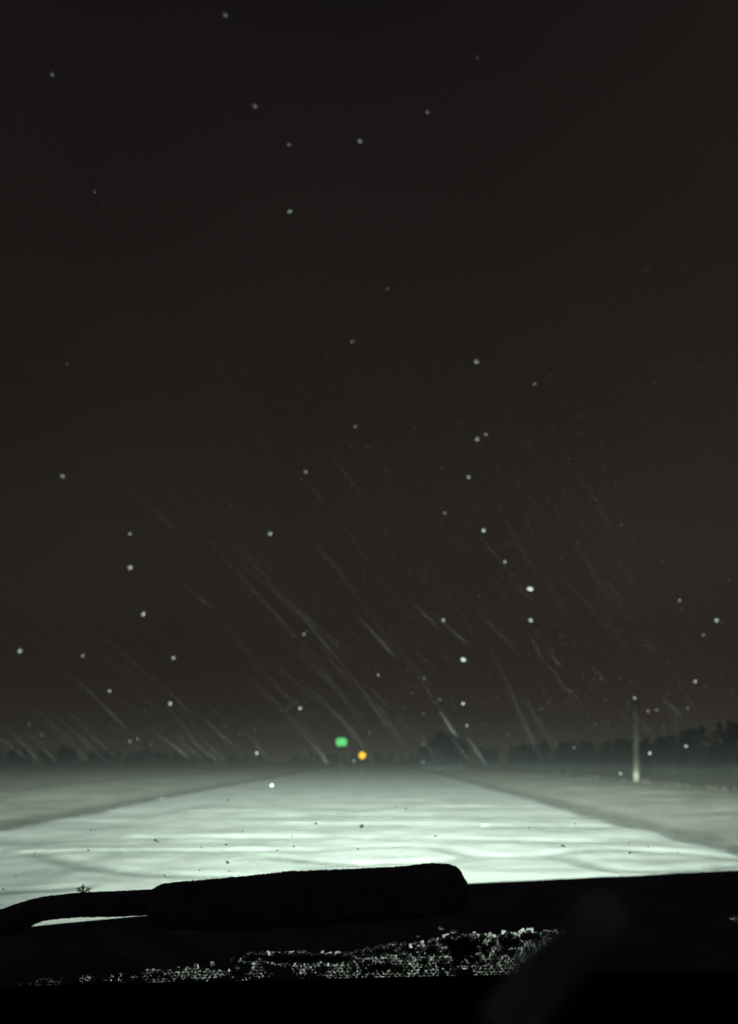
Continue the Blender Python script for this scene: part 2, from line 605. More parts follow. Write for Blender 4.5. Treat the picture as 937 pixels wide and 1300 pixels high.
a_ = at(460, 959, 49)
bc = empty("warning_beacon", (a_.x, a_.y + 0.08, 0))
tag(bc, "round amber warning lamp glowing low over the far end of the road", "warning lamp")
bm = bmesh.new()
add_tube(bm, [(a_.x, a_.y + 0.1, -0.15), (a_.x, a_.y + 0.1, a_.z - 0.1)], 0.018, 10)
link("post", bm, M_GALV, bc)
bm = bmesh.new()
add_tube(bm, [(a_.x, a_.y + 0.16, a_.z), (a_.x, a_.y + 0.02, a_.z)], [0.16, 0.215], 20)
link("housing", bm, M_DARK, bc)
bm = bmesh.new()
disc(bm, (a_.x, a_.y + 0.012, a_.z), 0.195, 0.06)
link("lens", bm, M_AMBER, bc)

# ------------------------------------------------------------------ snow lumps lying on the road
M_LUMP = noisy("loose_snow", (0.72, 0.74, 0.73), (0.85, 0.86, 0.85), 20, 0.6)
for px, py, w, lab in ((460, 1090, 9, "bright snow lump on the road right above the wiper"),
                       (441, 1059, 7, "left of two bright snow lumps close together on the road"),
                       (463, 1062, 6, "right of two bright snow lumps close together on the road"),
                       (615, 1045, 5, "small bright snow lump on the road, right of centre and farthest off"),
                       (755, 1062, 6, "bright snow lump on the right half of the road")):
    p = on_ground(px, py, 0.03)
    r = w * p.y / F
    bm = bmesh.new()
    for _ in range(9):
        add_blob(bm, (p.x + random.uniform(-1, 1) * r * 0.7, p.y + random.uniform(-1, 1) * r * 0.6, -0.01), r * random.uniform(0.22, 0.42), 0.2, 2, (1.2, 1.1, 0.22))
    tag(link("snow_lump", bm, M_LUMP), lab, "snow lump", "snow lumps on the road")

# ------------------------------------------------------------------ the car the picture is taken from
CX = 0.35                       # car centre line
car = empty("car", (CX, 1.0, 0))
tag(car, "dark car seen from its driver seat: wiper, hood and frosted windscreen base", "car")
M_PAINT = noisy("frosted_paint", (0.12, 0.12, 0.19), (0.20, 0.20, 0.30), 9, 0.55, spec=0.12)
M_BLACK = noisy("black_plastic", (0.006, 0.005, 0.010), (0.013, 0.010, 0.018), 40, 0.8, bump=0.3, bscale=300, spec=0.1)
M_RUBBER = noisy("iced_rubber", (0.16, 0.16, 0.26), (0.30, 0.30, 0.42), 60, 0.85, bump=0.6, bscale=250, spec=0.1)
M_DASH = noisy("dash_vinyl", (0.012, 0.011, 0.014), (0.022, 0.020, 0.026), 30, 0.85, bump=0.4, bscale=400, spec=0.08)

# hood: its crest line is the dark edge seen against the road
CREST = [(-60, 1190), (45, 1175.5), (100, 1170), (200, 1160.5), (400, 1142), (590, 1121.5), (700, 1116.5), (800, 1112), (937, 1105), (1100, 1101)]
def crest_z(x, Y=1.90):
    # hood height at lateral x, from the traced crest line
    best = None
    for k in range(-60, 1101, 10):
        p = at(k, interp(CREST, k), Y)
        if best is None or abs(p.x - x) < best[0]: best = (abs(p.x - x), p.z)
    return best[1]
CREST_Y = [(-60, 1.10), (0, 1.16), (100, 1.32), (250, 1.75), (400, 2.15), (560, 2.35), (1100, 2.35)]
bm = bmesh.new()
rows = []
for px in range(-120, 1101, 20):
    Yc = interp(CREST_Y, px)
    c = at(px, interp(CREST, px), Yc)
    side = 1 - sm(120, 560, px)                 # towards the left the surface rolls over the flank of the car
    prof = [(-(Yc - 0.97), -0.075), (-(Yc - 0.97) * 0.6, -0.030), (-(Yc - 0.97) * 0.25, -0.006), (0, 0)]
    for d, dz in ((0.10, -0.022), (0.22, -0.075), (0.34, -0.17), (0.40, -0.32), (0.42, -0.55), (0.38, -0.75)):
        prof.append((d * (1 - 0.75 * side), dz))
    dirx = ray(px, 1140); dirx = Vector((dirx.x / dirx.y, 1, 0))
    rows.append([bm.verts.new(c + dirx * d + Vector((0, 0, dz))) for d, dz in prof])
for a, b in zip(rows, rows[1:]):
    for i in range(len(a) - 1):
        bm.faces.new((a[i], b[i], b[i + 1], a[i + 1]))
bmesh.ops.recalc_face_normals(bm, faces=bm.faces)
link("hood", bm, M_PAINT, car)
for s in (1,):                  # front fender
    bm = bmesh.new()
    xf = CX + s * 0.88
    rowsF = []
    for Y, zt in ((0.95, 0.98), (1.6, 0.96), (2.4, 0.88), (2.65, 0.72)):
        rowsF.append([bm.verts.new((xf + s * 0.005, Y, zt)), bm.verts.new((xf + s * 0.06, Y, zt - 0.12)), bm.verts.new((xf + s * 0.06, Y, 0.40))])
    for a, b in zip(rowsF, rowsF[1:]):
        for i in range(2): bm.faces.new((a[i], a[i + 1], b[i + 1], b[i]))
    bmesh.ops.solidify(bm, geom=bm.faces[:], thickness=0.01)
    link("fender", bm, M_PAINT, car)
bm = bmesh.new()
add_box(bm, (CX, 2.80, 0.42), (1.66, 0.16, 0.26), 0.05)
link("bumper", bm, M_PAINT, car)
M_HL = mat("headlight_lens", (0.7, 0.7, 0.7), 0.1)
for s in (-1, 1):
    c = Vector((CX + s * 0.64, 2.90, 0.68))
    bm = bmesh.new()
    add_box(bm, c + Vector((0, -0.10, 0)), (0.34, 0.14, 0.16), 0.04)
    hl = link("headlight", bm, M_HL, car)
    headlamp(c + Vector((0, 0.06, 0)), car).matrix_parent_inverse = Matrix.Translation(-Vector(car.location))

# windscreen
GB = Vector((0, 0.86, 1.105)); GT = Vector((0, 0.17, 1.600))
GN = Vector((0, GT.z - GB.z, GB.y - GT.y)).normalized()      # outward: forward and up
def on_glass(px, py, off=0.0):
    d = ray(px, py)
    o_ = Vector((0, 0, CAM_Z))
    p0 = GB + GN * off
    return o_ + d * ((p0 - o_).dot(GN) / d.dot(GN))
def glass_pt(x, t, off=0.0):
    p = GB.lerp(GT, t)
    return Vector((x, p.y, p.z)) + GN * off
M_GLASS = bpy.data.materials.new("clean_glass")
M_GLASS.use_nodes = True
t = M_GLASS.node_tree
t.nodes.clear()
go = t.nodes.new("ShaderNodeOutputMaterial"); gt = t.nodes.new("ShaderNodeBsdfTransparent")
gt.inputs[0].default_value = (1, 1, 1, 1)
t.links.new(gt.outputs[0], go.inputs[0])
bm = bmesh.new()
for off in (0.0, 0.005):
    vs = [bm.verts.new(glass_pt(CX + sx * (0.92 - 0.16 * tt), tt, off)) for tt, sx in ((0, -1), (0, 1), (1, 1), (1, -1))]
    bm.faces.new(vs)
wind = link("windscreen", bm, M_GLASS, car, False)
for s in (-1, 1):
    bm = bmesh.new()
    add_tube(bm, [glass_pt(CX + s * (0.95 - 0.16 * tt), tt, 0.0) for tt in (-0.02, 0.35, 0.7, 1.02)], 0.035, 10)
    link("pillar", bm, M_DASH, car)
bm = bmesh.new()
nr = []
for Y, z in ((0.10, 1.625), (-0.1, 1.66), (-0.6, 1.69), (-1.3, 1.68)):
    nr.append([bm.verts.new((CX + u * 0.82, Y, z - 0.05 * u * u)) for u in (-1, -0.66, -0.33, 0, 0.33, 0.66, 1)])
for a, b in zip(nr, nr[1:]):
    for i in range(6): bm.faces.new((a[i], a[i + 1], b[i + 1], b[i]))
bmesh.ops.solidify(bm, geom=bm.faces[:], thickness=-0.03)
link("roof", bm, M_DASH, car)

# dashboard, below the printed edge of the windscreen
DTOP = [(-200, 1262), (0, 1256), (60, 1253), (350, 1246), (700, 1238.5), (937, 1236), (1200, 1234)]
bm = bmesh.new()
rows = []
for Y, dy in ((0.76, 0), (0.70, 6), (0.60, 28), (0.48, 70), (0.38, 130), (0.36, 320)):
    rows.append([])
    for k in range(29):
        px = -260 + k * 60
        p = at(px, interp(DTOP, px) + dy, 0.76)
        d = (p - Vector((0, 0, CAM_Z))) * (Y / 0.76)
        p0 = at(px, interp(DTOP, px), 0.76)
        rows[-1].append(bm.verts.new((p0.x, Y, CAM_Z + d.z)))
for a, b in zip(rows, rows[1:]):
    for i in range(28): bm.faces.new((a[i], a[i + 1], b[i + 1], b[i]))
link("dashboard", bm, M_DASH, car)

# printed black border and its dot fade
M_FRIT = mat("ceramic_print", (0.006, 0.005, 0.008), 0.6)
bm = bmesh.new()
for k in range(40):
    pass
prev = None
for k in range(31):
    px = -260 + k * 52
    up = on_glass(px, interp(DTOP, px) - 2.5, -0.0015)
    lo = on_glass(px, interp(DTOP, px) + 30, -0.0015)
    cur = (bm.verts.new(up), bm.verts.new(lo))
    if prev: bm.faces.new((prev[0], cur[0], cur[1], prev[1]))
    prev = cur
pitch = 6.1
for r in range(9):
    for k in range(int(820 / pitch)):
        px = -20 + k * pitch + (r % 2) * pitch / 2
        py = interp(DTOP, px) - 4.5 - r * 4.0
        rad = (0.00175 - 0.00012 * r)
        c = on_glass(px, py, -0.0015)
        up_ = (GT - GB).normalized()
        vs = [bm.verts.new(c + (Vector((1, 0, 0)) * math.cos(q * math.pi / 4) + up_ * math.sin(q * math.pi / 4)) * rad) for q in range(8)]
        bm.faces.new(vs)
link("frit_band", bm, M_FRIT, car, False)

# frost and ice on the outside of the glass
def ice(name, col, rough, trans):
    m = mat(name, col, rough)
    b = m.node_tree.nodes["Principled BSDF"]
    b.inputs["IOR"].default_value = 1.31
    b.inputs["Transmission Weight"].default_value = trans
    t = m.node_tree
    co = t.nodes.new("ShaderNodeTexCoord")
    n = t.nodes.new("ShaderNodeTexNoise"); n.inputs["Scale"].default_value = 160; n.inputs["Detail"].default_value = 4
    t.links.new(co.outputs["Object"], n.inputs["Vector"])
    bp = t.nodes.new("ShaderNodeBump"); bp.inputs["Strength"].default_value = 0.35; bp.inputs["Distance"].default_value = 0.002
    t.links.new(n.outputs[0], bp.inputs["Height"]); t.links.new(bp.outputs[0], b.inputs["Normal"])
    return m
def rime(name, tcol, rough, mixf):
    """granular ice: light from ahead is scattered through it towards the cabin"""
    m = bpy.data.materials.new(name)
    m.use_nodes = True
    t = m.node_tree
    t.nodes.clear()
    o_ = t.nodes.new("ShaderNodeOutputMaterial")
    tr = t.nodes.new("ShaderNodeBsdfTranslucent"); tr.inputs[0].default_value = (*tcol, 1)
    rf = t.nodes.new("ShaderNodeBsdfRefraction"); rf.inputs["Roughness"].default_value = rough; rf.inputs["IOR"].default_value = 1.31
    rf.inputs[0].default_value = (0.97, 0.98, 0.98, 1)
    co = t.nodes.new("ShaderNodeTexCoord")
    n = t.nodes.new("ShaderNodeTexNoise"); n.inputs["Scale"].default_value = 220; n.inputs["Detail"].default_value = 4
    t.links.new(co.outputs["Object"], n.inputs["Vector"])
    bp = t.nodes.new("ShaderNodeBump"); bp.inputs["Strength"].default_value = 0.6; bp.inputs["Distance"].default_value = 0.003
    t.links.new(n.outputs[0], bp.inputs["Height"])
    t.links.new(bp.outputs[0], tr.inputs["Normal"]); t.links.new(bp.outputs[0], rf.inputs["Normal"])
    mx = t.nodes.new("ShaderNodeMixShader"); mx.inputs[0].default_value = mixf
    t.links.new(tr.outputs[0], mx.inputs[1]); t.links.new(rf.outputs[0], mx.inputs[2])
    t.links.new(mx.outputs[0], o_.inputs[0])
    return m
def clear_ice(name, rough, white):
    m = bpy.data.materials.new(name)
    m.use_nodes = True
    t = m.node_tree
    t.nodes.clear()
    o_ = t.nodes.new("ShaderNodeOutputMaterial")
    rf = t.nodes.new("ShaderNodeBsdfGlass"); rf.inputs["Roughness"].default_value = rough; rf.inputs["IOR"].default_value = 1.31
    co = t.nodes.new("ShaderNodeTexCoord")
    n = t.nodes.new("ShaderNodeTexNoise"); n.inputs["Scale"].default_value = 120; n.inputs["Detail"].default_value = 2
    t.links.new(co.outputs["Object"], n.inputs["Vector"])
    bp = t.nodes.new("ShaderNodeBump"); bp.inputs["Strength"].default_value = 0.15; bp.inputs["Distance"].default_value = 0.002
    t.links.new(n.outputs[0], bp.inputs["Height"]); t.links.new(bp.outputs[0], rf.inputs["Normal"])
    tr = t.nodes.new("ShaderNodeBsdfTranslucent"); tr.inputs[0].default_value = (0.97, 0.98, 0.98, 1)
    mx = t.nodes.new("ShaderNodeMixShader"); mx.inputs[0].default_value = white
    t.links.new(rf.outputs[0], mx.inputs[1]); t.links.new(tr.outputs[0], mx.inputs[2])
    t.links.new(mx.outputs[0], o_.inputs[0])
    return m
M_ICE = clear_ice("ice_bead", 0.06, 0.2)
M_FROST = clear_ice("frost_film", 0.04, 0.12)

FT = [(40, 1247), (60, 1243), (230, 1228), (310, 1215), (350, 1212), (440, 1208), (560, 1190), (600, 1186), (690, 1182), (716, 1178)]
def bead(bm, px, py, r, sq=(1, 1, 0.9), j=0.12):
    c = on_glass(px, py, 0.006)
    R = r / F * 0.80
    g_ = bmesh.ops.create_icosphere(bm, subdivisions=2, radius=1)
    up_ = (GT - GB).normalized()
    s0 = random.random() * 100
    for v in g_['verts']:
        k = 1 + j * noise.noise(v.co * 1.7 + Vector((s0, s0, 0))) * 2
        q = v.co * k * R
        v.co = c + Vector((1, 0, 0)) * q.x * sq[0] + up_ * q.y * sq[1] + GN * (q.z * sq[2] + R * 0.3)
bm = bmesh.new()
# row of fused bright crystals
for _ in range(60):
    bead(bm, random.uniform(312, 445), random.gauss(1216, 2.2), random.uniform(1.6, 4.2), (1.7, 0.95, 0.9))
# scattered crystals below the row
for _ in range(18):
    bead(bm, random.uniform(300, 450), random.uniform(1222, 1241), random.uniform(1.3, 2.8))
# rows of crystals climbing to the right
for _ in range(46):
    x_ = random.uniform(440, 530); bead(bm, x_, interp(FT, x_) + abs(random.gauss(0, 6)) + 2, random.uniform(1.5, 4))
for _ in range(60):
    x_ = random.gauss(588, 15); y_ = random.gauss(1202, 8)
    bead(bm, x_, y_, random.uniform(2, 5))
for x_, y_, n_, sx_, sy_ in ((545, 1208, 16, 9, 8), (618, 1212, 16, 8, 5), (648, 1196, 26, 9, 6), (668, 1188, 14, 12, 3), (560, 1223, 12, 10, 3), (580, 1228, 8, 5, 4)):
    for _ in range(n_): bead(bm, random.gauss(x_, sx_), random.gauss(y_, sy_), random.uniform(1.6, 4.4))
for x_, y_, r_ in ((55, 1249, 4), (50, 1247, 3), (60, 1248, 2.5), (68, 1249, 2.5), (75, 1249, 2.5), (38, 1250, 2), (26, 1251, 2), (168, 1243, 3.4), (172, 1242, 2), (226, 1230, 2.6), (205, 1236, 3), (215, 1242, 3), (196, 1238, 3), (933, 1169, 4), (938, 1172, 4), (713, 1184, 2), (702, 1187, 2.6), (690, 1185, 2.4)):
    bead(bm, x_, y_, r_)
link("ice_beads", bm, M_ICE, car)["kind"] = "stuff"

# thin frost film filling the wedge: lumpy closed sheet with holes
bm = bmesh.new()
up_ = (GT - GB).normalized()
def frost_w(px, py):
    v = noise.fractal(Vector((px * 0.035, py * 0.06, 0)), 1.0, 2.0, 4)
    b_ = -0.10
    for cx_, cy_, sx_, sy_, w_ in ((480, 1229, 55, 9, 1.0), (650, 1227, 55, 9, 0.8), (588, 1202, 26, 15, 0.9), (270, 1235, 45, 8, 0.35), (203, 1239, 22, 6, 0.8), (380, 1217, 70, 5, 0.9), (690, 1205, 28, 20, 0.6), (100, 1240, 60, 4, 0.2)):
        b_ += w_ * math.exp(-((px - cx_) / sx_) ** 2 - ((py - cy_) / sy_) ** 2)
    return v * 0.55 + b_
STEP = 2.0
cells = {}
for i in range(int(700 / STEP)):
    for j in range(int(75 / STEP)):
        px = 20 + i * STEP; py = 1178 + j * STEP
        if py < interp(FT, px) or py > interp(DTOP, px) + 2: continue
        if frost_w(px, py) < 0.03: continue
        cells[(i, j)] = True
vt = {}
bm.free()
tb = bmesh.new()
bmesh.ops.create_icosphere(tb, subdivisions=1, radius=1)
tb.verts.ensure_lookup_table()
TV = [v.co.copy() for v in tb.verts]
TFc = [[v.index for v in f.verts] for f in tb.faces]
tb.free()
gv, gf = [], []
for (i, j) in cells:
    for _ in range(1 if random.random() < 0.22 else 0):
        px = 20 + (i + random.random()) * STEP; py = 1178 + (j + random.random()) * STEP
        c = on_glass(px, py, 0.0110 + random.random() * 0.0015)
        R_ = random.uniform(0.7, 1.7) / F * 0.8
        sx_, sy_, sz_ = random.uniform(0.8, 1.3), random.uniform(0.8, 1.2), random.uniform(0.7, 1.1)
        o0 = len(gv)
        gv.extend((c.x + v.x * R_ * sx_, c.y + v.y * R_ * sz_, c.z + v.z * R_ * sy_) for v in TV)
        gf.extend([a + o0 for a in f] for f in TFc)
def mesh_from(name, v, f, m, parent=None, smooth=True):
    me = bpy.data.meshes.new(name)
    me.from_pydata(v, [], f)
    if smooth: me.polygons.foreach_set("use_smooth", [True] * len(me.polygons))
    me.materials.append(m)
    o = bpy.data.objects.new(name, me)
    COL.objects.link(o)
    if parent is not None:
        o.parent = parent
        o.matrix_parent_inverse = Matrix.Translation(-Vector(parent.location))
    return o
# wedge-shaped ice crystals hanging thin edge down: each bends the view a few degrees up to the lit road
def crystal(px, py, h):
    c = on_glass(px, py, 0.0075)
    A = math.radians(random.gauss(29, 8))
    h = h / F * 0.8
    w = h * random.uniform(0.45, 1.1)
    ht = h * math.tan(A / 2)
    roll = random.gauss(0, 0.25); yaw = random.gauss(0, 0.25)
    M = Matrix.Rotation(yaw, 3, 'Z') @ Matrix.Rotation(roll, 3, 'Y')
    k1, k2 = random.uniform(0.6, 1.0), random.uniform(0.6, 1.0)
    P = [(-w, -ht, h), (-w, ht, h), (-w * k1, 0, -h), (w, -ht, h), (w, ht, h), (w * k2, 0, -h)]
    o0 = len(gv)
    for p in P:
        q = c + M @ Vector(p); gv.append((q.x, q.y, q.z))
    gf.extend([[o0 + a for a in f] for f in ((0, 1, 2), (3, 5, 4), (0, 3, 4, 1), (0, 2, 5, 3), (1, 4, 5, 2))])
for (i, j) in cells:
    px = 20 + (i + random.random()) * STEP; py = 1178 + (j + random.random()) * STEP
    if random.random() < 0.30 + 0.75 * max(0, frost_w(px, py)): crystal(px, py, random.uniform(1.0, 2.6))
for cx_, cy_, sx_, sy_, n_ in ((380, 1216, 38, 2.5, 60), (648, 1194, 10, 5, 36), (588, 1202, 14, 8, 60), (545, 1212, 9, 7, 24), (616, 1210, 9, 5, 26), (480, 1228, 26, 6, 60), (205, 1238, 10, 4, 16), (56, 1249, 6, 1.5, 10), (672, 1188, 12, 3, 14), (570, 1226, 14, 4, 18)):
    for _ in range(int(n_ * 1.8)):
        px, py = random.gauss(cx_, sx_), random.gauss(cy_, sy_)
        if interp(FT, px) - 1 < py < interp(DTOP, px): crystal(px, py, random.uniform(1.6, 4.2))
mesh_from("frost", gv, gf, M_FROST, car, False)["kind"] = "stuff"
# dark crumbs of ice stuck on the glass in front of the bright road
bm = bmesh.new()
M_CRUMB = rime('grey_ice_crumb', (0.30, 0.33, 0.31), 0.5, 0.2)
t = M_CRUMB.node_tree
ex = t.nodes["Material Output"].inputs[0].links[0].from_socket
tp_ = t.nodes.new("ShaderNodeBsdfTransparent"); mz = t.nodes.new("ShaderNodeMixShader"); mz.inputs[0].default_value = 0.45
t.links.new(ex, mz.inputs[1]); t.links.new(tp_.outputs[0], mz.inputs[2]); t.links.new(mz.outputs[0], t.nodes["Material Output"].inputs[0])
for px, py, r in ((197, 1067, 2.6), (200, 1069, 2), (287, 1073, 2.2), (289, 1096, 3), (288, 1094, 2), (115, 1054, 1.8), (112, 1080, 2), (373, 1075, 2), (401, 1046, 2.4), (459, 1050, 3.2), (460, 1048, 2), (308, 1056, 1.5),
                  (255, 1076, 1.6), (256, 1102, 1.4), (253, 1105, 1.6), (209, 1112, 2.2), (290, 1106, 1.6), (553, 1062, 2.2), (714, 1074, 2.4), (717, 1075, 2), (798, 1070, 1.6), (800, 1083, 2.2), (823, 1075, 1.6), (861, 1082, 1.6), (515, 1027, 1.6),
                  (289, 1016, 1.6), (352, 1080, 1.8), (454, 1078, 1.6), (371, 1062, 1.6), (503, 1024, 1.4), (672, 1051, 1.5), (730, 1046, 1.6), (4, 1129, 2), (20, 1114, 1.5), (508, 1081, 1.3), (44, 1084, 1.6), (32, 1092, 1.2)):
    bead(bm, px, py, r * 0.52, (1, 1, 0.6), 0.3)
link("ice_specks", bm, M_CRUMB, car)["kind"] = "stuff"

# wiper: blade, arm cover, frost fringe, one star-shaped flake
wp_top = [(-90, 1168), (0, 1155), (20, 1147.5), (50, 1139.5), (100, 1134.5), (150, 1132.5), (190, 1130.5), (230, 1129.5), (592, 1118)]
wp_bot = [(-90, 1206), (0, 1189), (20, 1185), (34, 1180), (42, 1173.5), (60, 1167.3), (85, 1164), (110, 1162.4), (150, 1162.2), (180, 1160.6), (200, 1160), (592, 1140)]
cov_top = [(194, 1131), (196, 1127.5), (199, 1125), (206, 1122.7), (250, 1119), (300, 1114.5), (340, 1110), (362, 1107.8), (400, 1106.2), (450, 1104.2), (500, 1102), (530, 1098.8), (550, 1097.2), (570, 1098), (580, 1101.5), (586, 1107), (589, 1114), (590, 1124)]
cov_bot = [(194, 1163), (200, 1176), (300, 1178), (450, 1170), (560, 1160), (586, 1150), (590, 1134)]
def loft(name, top, bot, Y, thick, m, part, step, fuzz, root=None):
    bm = bmesh.new()
    rings = []
    x0, x1 = top[0][0], top[-1][0]
    n = int((x1 - x0) / step)
    for i in range(n + 1):
        px = x0 + (x1 - x0) * i / n
        a = at(px, interp(top, px), Y); b = at(px, interp(bot, px), Y)
        c = (a + b) / 2; hv = (a - b) / 2
        ring = []
        for k in range(16):
            an = 2 * math.pi * k / 16
            cs, sn = math.cos(an), math.sin(an)
            cs = math.copysign(abs(cs) ** 0.32, cs); sn = math.copysign(abs(sn) ** 0.32, sn)
            j = 1 + fuzz * (random.random() - 0.5)
            ring.append(bm.verts.new(c + hv * sn * j + Vector((0, thick * cs, 0))))
        rings.append(ring)
    for a, b in zip(rings, rings[1:]):
        for k in range(16):
            bm.faces.new((a[k], a[(k + 1) % 16], b[(k + 1) % 16], b[k]))
    bm.faces.new(rings[0][::-1]); bm.faces.new(rings[-1])
    return bm
wiper = link("wiper", loft("w", cov_top, cov_bot, 0.735, 0.016, M_RUBBER, None, 1.6, 0.07), M_RUBBER, car)
sub("wiper_blade", loft("b", wp_top, wp_bot, 0.745, 0.012, M_RUBBER, None, 2.5, 0.06), M_RUBBER, wiper)
bm = bmesh.new()
for tab, Y in ((cov_top, 0.735), (wp_top, 0.745), (CREST, 2.345)):
    for _ in range(90 if tab is not CREST else 26):
        px = random.uniform(max(tab[0][0] + 6, 0), min(tab[-1][0] - 4, 937))
        if tab is wp_top and px > 194: continue
        if tab is CREST and px < 600: continue
        p = at(px, interp(tab, px) + 0.7, Y)
        add_blob(bm, p, random.uniform(0.6, 1.7) * Y / F, 0.35, 1, (1, 1, 1.2))
sub("frost_fringe", bm, M_RUBBER, wiper)["kind"] = "stuff"
bm = bmesh.new()
c = at(105, 1133.5, 0.74)
for k in range(6):
    a = math.pi / 2 + k * math.pi / 3
    d = Vector((math.cos(a), 0.25 * math.sin(a * 3), math.sin(a)))
    L_ = 9.5 / F * 0.76
    add_tube(bm, [c, c + d * L_ * 0.6, c + d * L_], [0.0011, 0.0011, 0.0006], 6)
    for s in (-1, 1):
        a2 = a + s * 0.9
        d2 = Vector((math.cos(a2), 0, math.sin(a2)))
        add_tube(bm, [c + d * L_ * 0.5, c + d * L_ * 0.5 + d2 * L_ * 0.35], [0.0009, 0.0005], 5)
add_blob(bm, c, 0.0022, 0.3)
sub("snowflake", bm, M_CRUMB, wiper)

# added sheet standing in for a dim windscreen reflection over the right dashboard
refl_pts = [(640, 1312), (664, 1272), (688, 1240), (712, 1212), (738, 1188), (762, 1164), (778, 1144), (786, 1132)]
refl_w = [42, 40, 38, 36, 35, 35, 31, 14]
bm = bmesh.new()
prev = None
for i, ((px, py), w) in enumerate(zip(refl_pts, refl_w)):
    q = refl_pts[min(i + 1, 7)]; r = refl_pts[max(i - 1, 0)]
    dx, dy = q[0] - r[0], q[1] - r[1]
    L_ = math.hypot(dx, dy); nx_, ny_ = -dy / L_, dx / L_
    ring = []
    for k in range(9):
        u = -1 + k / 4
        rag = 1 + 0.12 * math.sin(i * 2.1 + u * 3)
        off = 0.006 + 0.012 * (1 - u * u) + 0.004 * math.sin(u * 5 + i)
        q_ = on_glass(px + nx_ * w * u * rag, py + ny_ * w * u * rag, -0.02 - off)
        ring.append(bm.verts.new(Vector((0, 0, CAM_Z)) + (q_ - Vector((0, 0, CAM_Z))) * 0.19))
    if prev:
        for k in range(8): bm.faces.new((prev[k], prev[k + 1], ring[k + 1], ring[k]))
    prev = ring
M_REFL = noisy("grey_reflection", (0.24, 0.25, 0.29), (0.50, 0.52, 0.58), 26, 0.9, bump=0.4, bscale=200)
t = M_REFL.node_tree                      # reflection sheet lets some light through
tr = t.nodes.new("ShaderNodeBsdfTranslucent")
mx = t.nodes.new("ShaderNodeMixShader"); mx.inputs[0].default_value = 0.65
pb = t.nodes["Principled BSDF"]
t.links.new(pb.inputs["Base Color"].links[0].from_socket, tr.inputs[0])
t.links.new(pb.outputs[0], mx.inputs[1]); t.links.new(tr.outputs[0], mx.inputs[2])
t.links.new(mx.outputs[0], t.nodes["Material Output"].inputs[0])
tag(link("reflection", bm, M_REFL), "dim grey band standing in for a windscreen reflection, slanting up over the dark right side of the dashboard", "reflection")

# ------------------------------------------------------------------ falling snow
M_FLAKE = mat("snowflake_white", (0.66, 0.66, 0.66), 0.8)
FL = [  # px, py, width in px, depth in metres
    (286, 18, 9, 3.4), (66, 94, 8, 3.4), (324, 134, 9, 3.3), (367, 183, 6, 3.6), (457, 178, 9, 3.6), (368, 267, 9, 3.2), (543, 142, 7, 3.6), (606, 73, 5, 3.8),
    (605, 458, 9, 4.2), (447, 433, 6, 4.2), (492, 366, 5, 4.0), (679, 487, 5, 4.4), (606, 557, 6, 4.6), (617, 551, 6, 4.6), (595, 605, 7, 4.8), (388, 598, 6, 4.8),
    (79, 604, 7, 4.6), (343, 677, 7, 5.0), (165, 720, 7, 5.2), (165, 677, 5, 5.2), (182, 779, 6, 5.4), (220, 835, 8, 5.6), (139, 877, 7, 5.8), (216, 893, 9, 5.8), (105, 832, 5, 5.6),
    (25, 826, 8, 5.4), (673, 747, 8, 5.2), (614, 673, 7, 5.0), (641, 713, 5, 5.2), (674, 787, 6, 5.4), (588, 837, 8, 5.6), (588, 893, 7, 5.8), (593, 921, 5, 6.0), (910, 787, 6, 5.4),
    (883, 865, 5, 5.8), (823, 903, 5, 6.0), (834, 901, 5, 6.0), (825, 956, 6, 6.4), (871, 947, 6, 6.4), (788, 982, 5, 6.6), (381, 899, 7, 6.0), (165, 941, 5, 6.2), (175, 938, 4, 6.2),
    (37, 920, 5, 6.0), (386, 805, 5, 5.6), (451, 541, 5, 4.6), (120, 243, 5, 3.6), (563, 787, 4, 5.4), (480, 857, 4, 5.8), (537, 967, 4, 6.4), (729, 949, 4, 6.4), (53, 933, 4, 6.0),
    (558, 888, 4, 5.8), (539, 861, 4, 5.8), (449, 966, 4, 6.4), (863, 762, 4, 5.4), (873, 899, 4, 6.0), (893, 806, 4, 5.6), (85, 462, 4, 4.2), (565, 651, 4, 5.0), (205, 1013, 3, 6.6),
]
def flake_mesh(r):
    bm = bmesh.new()
    add_blob(bm, (0, 0, 0), r * 0.9, 0.12, 2)
    for _ in range(random.randint(2, 4)):
        add_blob(bm, Vector((random.uniform(-1, 1), random.uniform(-1, 1), random.uniform(-1, 1))) * r * 0.5, r * random.uniform(0.3, 0.5), 0.22, 2)
    return bm
def put_flake(px, py, w, Y, lab, grp="snowflakes in the headlight glow"):
    p = at(px, py, Y)
    blur = 4.0 * F / 1000 * (1 / 0.74 - 1 / Y)
    r = max(1.6, w * 1.15 - blur * 0.45) / 2 * Y / F * (1.0 - 0.42 * sm(780, 900, py)) * random.uniform(0.85, 1.1)
    o = link("snowflake", flake_mesh(r), M_FLAKE)
    me = o.data
    o.location = p
    o.rotation_euler = (random.uniform(0, 6), random.uniform(0, 6), random.uniform(0, 6))
    o.scale = (random.uniform(0.75, 1.25), random.uniform(0.75, 1.1), random.uniform(0.6, 1.0))
    tag(o, lab, "snowflake", grp)
for px, py, w, Y in FL:
    lab = "small pale snowflake drifting alone in the lower half of the dark sky"
    if py < 300: lab = "dim soft snowflake high up in the upper part of the dark sky"
    elif 300 <= py < 500: lab = "faint lone snowflake in the empty middle of the dark sky"
    if (px, py) == (605, 458): lab = "largest pale snowflake in the middle of the dark sky, right of centre"
    if (px, py) in ((606, 557), (617, 551)): lab = "one of two small snowflakes close together in the middle sky"
    if (px, py) == (286, 18): lab = "topmost snowflake, dim and soft, near the upper edge of the sky"
    if (px, py) == (673, 747): lab = "bright oval snowflake in the right half of the lower sky"
    put_flake(px, py, w * random.uniform(0.9, 1.1), Y, lab)
